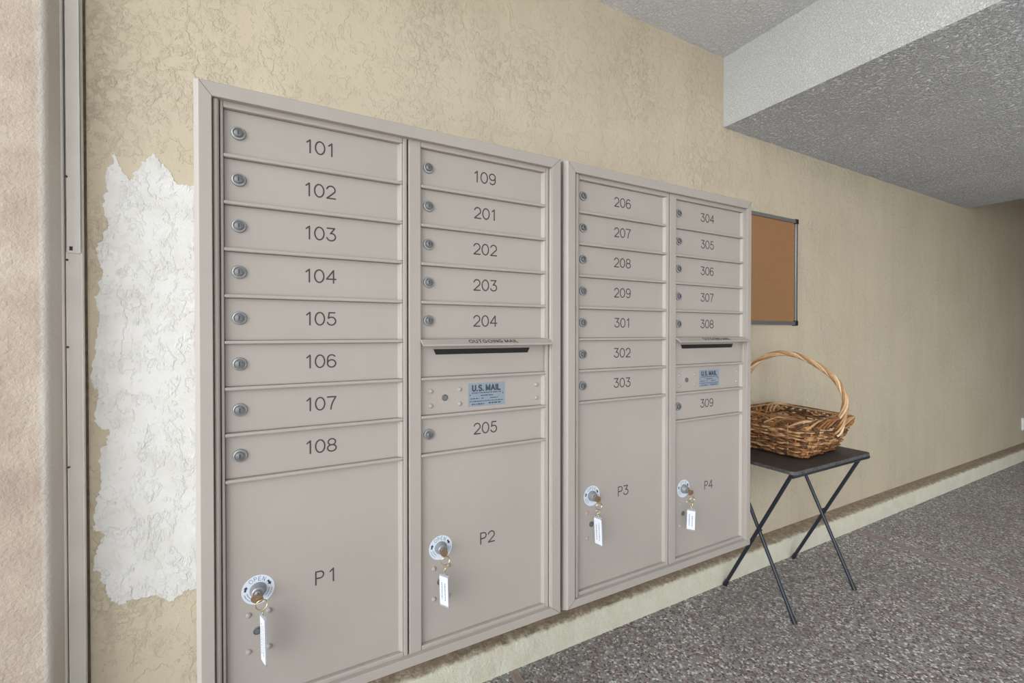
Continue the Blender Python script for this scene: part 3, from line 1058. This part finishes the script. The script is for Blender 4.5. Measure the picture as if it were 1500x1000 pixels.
def leg(x, ytop, ybot, xb):
    a, b = Vector((x, ytop, TZ - 0.017)), Vector((xb, ybot, 0.010))
    l = build('leg', MB().tube([a, a.lerp(b, 0.5), b], 0.0078, 12), M['leg'], tb, smooth=50)
    d = (b - a).normalized()
    build('foot_cap', MB().tube([b - d * 0.022, b - d * 0.002, b + d * 0.006, b + d * 0.0075], 0.0095, 12, rad=[0.0092, 0.0098, 0.0098, 0.007]), M['plastic'], l, smooth=50)
leg(1.880, -0.408, -0.104, 1.880)
leg(1.897, -0.120, -0.420, 1.880)
leg(2.440, -0.408, -0.112, 2.4245)
leg(2.395, -0.120, -0.414, 2.372)
for x0_, y_ in ((1.8885, -0.262), (2.4105, -0.262)):
    build('pivot_bolt', MB().tube([(x0_ - 0.02, y_, 0.322), (x0_ + 0.02, y_, 0.322)], 0.004, 10), M['leg'], tb, smooth=50)

# ------------------------------------------------------------------ willow basket
bk = thing('wicker_basket', (2.25, -0.22, TZ), 'brown woven willow basket with a tall hoop handle on the dark table', 'basket')
BZ = TZ + 0.009
# corner positions at base and rim (front-left, front-right, back-right, back-left)
base_c = [Vector((2.066, -0.346, BZ)), Vector((2.414, -0.324, BZ)), Vector((2.400, -0.105, BZ)), Vector((2.062, -0.105, BZ))]
rim_c = [Vector((2.052, -0.378, 0.806)), Vector((2.440, -0.388, 0.796)), Vector((2.385, -0.040, 0.820)), Vector((2.020, -0.040, 0.818))]

def ring_at(t, n, rr=0.045, bulge=0.0):
    """n points round the basket wall at height fraction t, corners rounded"""
    cs = [a.lerp(b, t) for a, b in zip(base_c, rim_c)]
    poly = []
    m = 4
    for i in range(m):
        p, a, b = cs[i - 1], cs[i], cs[(i + 1) % m]
        d0 = (p - a).normalized(); d1 = (b - a).normalized()
        r = rr * (0.7 + 0.3 * t)
        s_, e_ = a + d0 * r, a + d1 * r
        for k in range(7):
            u = k / 6
            poly.append(s_.lerp(a, u).lerp(a.lerp(e_, u), u))
    L = [0.0]
    for i in range(len(poly)):
        L.append(L[-1] + (poly[(i + 1) % len(poly)] - poly[i]).length)
    out = []
    j = 0
    for k in range(n):
        s = L[-1] * k / n
        while L[j + 1] < s: j += 1
        f = (s - L[j]) / max(1e-9, L[j + 1] - L[j])
        out.append(poly[j].lerp(poly[(j + 1) % len(poly)], f))
    return out

CEN = sum(rim_c, Vector()) / 4
def outward(p):
    d = p - CEN; d.z = 0
    return d.normalized()
NST = 36
def wcol(rn, light=0.0):
    pal = [(176, 122, 74), (150, 98, 56), (196, 148, 100), (120, 78, 46), (206, 168, 124), (96, 66, 44), (164, 112, 66)]
    c = tuple(0.80 * q for q in lin(*pal[rn.randrange(len(pal))])[:3])
    return tuple(x * (1 + light) for x in c)
rn = random.Random(11)
wv = MB()
NR = 10
for row in range(NR):
    t = (row + 0.5) / NR * 0.90
    for strand in range(2):
        # every course is made of several rods end to end, two rods crossing between stakes
        n_ = NST * 4
        pts0 = ring_at(t, n_)
        k = 0
        start = rn.randrange(n_)
        while k < n_:
            ln = min(rn.randrange(22, 46), n_ - k + 3)
            wv.cur = wcol(rn)
            pts = []
            for q in range(ln + 1):
                i = (start + k + q) % n_
                ph = math.pi * (i / 4.0) + (math.pi if (row + strand) % 2 else 0)
                off = 0.0085 * math.sin(ph + math.pi / 2)
                vz = 0.0026 * math.cos(ph * 0.5 + strand * math.pi + row) + (0.0022 if strand else -0.0022)
                p = pts0[i]
                pts.append(p + outward(p) * off + Vector((0, 0, vz)))
            r = rn.uniform(0.0042, 0.0056)
            wv.tube(pts, r, 6)
            k += ln
build('woven_wall', wv, M['wicker'], bk, smooth=60, tint=True)
# upright stakes
st = MB()
A_, B_ = ring_at(0.0, NST), ring_at(0.97, NST)
for a, b in zip(A_, B_):
    st.cur = wcol(rn)
    st.tube([a, a.lerp(b, 0.5), b], 0.0036, 6)
build('stakes', st, M['wicker'], bk, smooth=60, tint=True)
# base
bs = MB(); bs.cur = lin(112, 76, 48)[:3]
lower = ring_at(0.02, 48)
bs.prism([(p.x, p.y) for p in lower], 'z', BZ - 0.0015, BZ + 0.010)
build('base', bs, M['wicker'], bk, tint=True)
# braided rim: arching rods that overlap, plus two plain hoops
rm = MB()
n_ = 120
top = ring_at(1.0, n_)
low = ring_at(0.80, n_)
for i in range(0, n_, 3):
    rm.cur = wcol(rn, 0.12)
    L_ = 18
    pts = []
    for q in range(L_ + 1):
        u = q / L_
        p = low[(i + q) % n_].lerp(top[(i + q) % n_], min(1.0, 1.25 * math.sin(math.pi * u)))
        pts.append(p + outward(p) * (0.013 - 0.020 * u) + Vector((0, 0, 0.004 * math.sin(math.pi * u))))
    rm.tube(pts, rn.uniform(0.0044, 0.0056), 6)
rm.cur = wcol(rn)
rm.tube([p + outward(p) * -0.004 + Vector((0, 0, 0.0)) for p in top], 0.0045, 6, closed=True)
build('rim', rm, M['wicker'], bk, smooth=60, tint=True)
# hoop handle of twisted rods
ctl = [(2.302, -0.372, 0.725), (2.302, -0.388, 0.79), (2.304, -0.405, 0.878), (2.298, -0.384, 0.955), (2.285, -0.352, 1.003), (2.262, -0.303, 1.048),
       (2.233, -0.247, 1.084), (2.205, -0.199, 1.0985), (2.172, -0.146, 1.092), (2.140, -0.085, 1.050), (2.122, -0.050, 0.985),
       (2.118, -0.035, 0.90), (2.120, -0.040, 0.81), (2.124, -0.052, 0.74)]
def spline(c, per=7):
    c = [Vector(p) for p in c]; out = []
    for i in range(len(c) - 1):
        p0, p1, p2, p3 = c[max(i - 1, 0)], c[i], c[i + 1], c[min(i + 2, len(c) - 1)]
        for k in range(per):
            t = k / per
            out.append(0.5 * ((2 * p1) + (p2 - p0) * t + (2 * p0 - 5 * p1 + 4 * p2 - p3) * t * t + (3 * p1 - p0 - 3 * p2 + p3) * t ** 3))
    out.append(c[-1]); return out
hs = spline(ctl)
hm = MB()
for j in range(6):
    pal = [(214, 180, 142), (176, 132, 90), (196, 156, 112), (222, 194, 160), (168, 122, 80), (204, 166, 124)]
    hm.cur = lin(*pal[j])[:3]
    pts = []
    m = len(hs)
    for i, p in enumerate(hs):
        d = (hs[min(i + 1, m - 1)] - hs[max(i - 1, 0)]).normalized()
        e1 = Vector((0.87, 0.49, 0)); e1 = (e1 - d * e1.dot(d)).normalized(); e2 = d.cross(e1)
        u = i / (m - 1)
        end = max(0.0, 1 - min(u, 1 - u) / 0.16)
        R = 0.0100 + 0.0100 * end
        a = 2 * math.pi * j / 6 + u * 2 * math.pi * 4.2
        pts.append(p + e1 * (R * math.cos(a)) + e2 * (R * 0.85 * math.sin(a)))
    hm.tube(pts, 0.0050, 7)
hm.cur = lin(150, 104, 64)[:3]
hm.tube(hs, 0.0075, 8)
build('handle', hm, M['wicker'], bk, smooth=60, tint=True)

# ------------------------------------------------------------------ small white cover far along the wall
oc = thing('outlet_cover', (6.55, -0.02, 0.23), 'small white cover low on the far right wall', 'outlet cover')
build('cover_plate', MB().box(6.495, 6.60, -0.012, 0.0, 0.236, 0.358), M['outlet'], oc, bevel=0.003)
build('cover_lid', MB().box(6.507, 6.588, -0.020, -0.011, 0.25, 0.345), M['outlet'], oc, bevel=0.003)
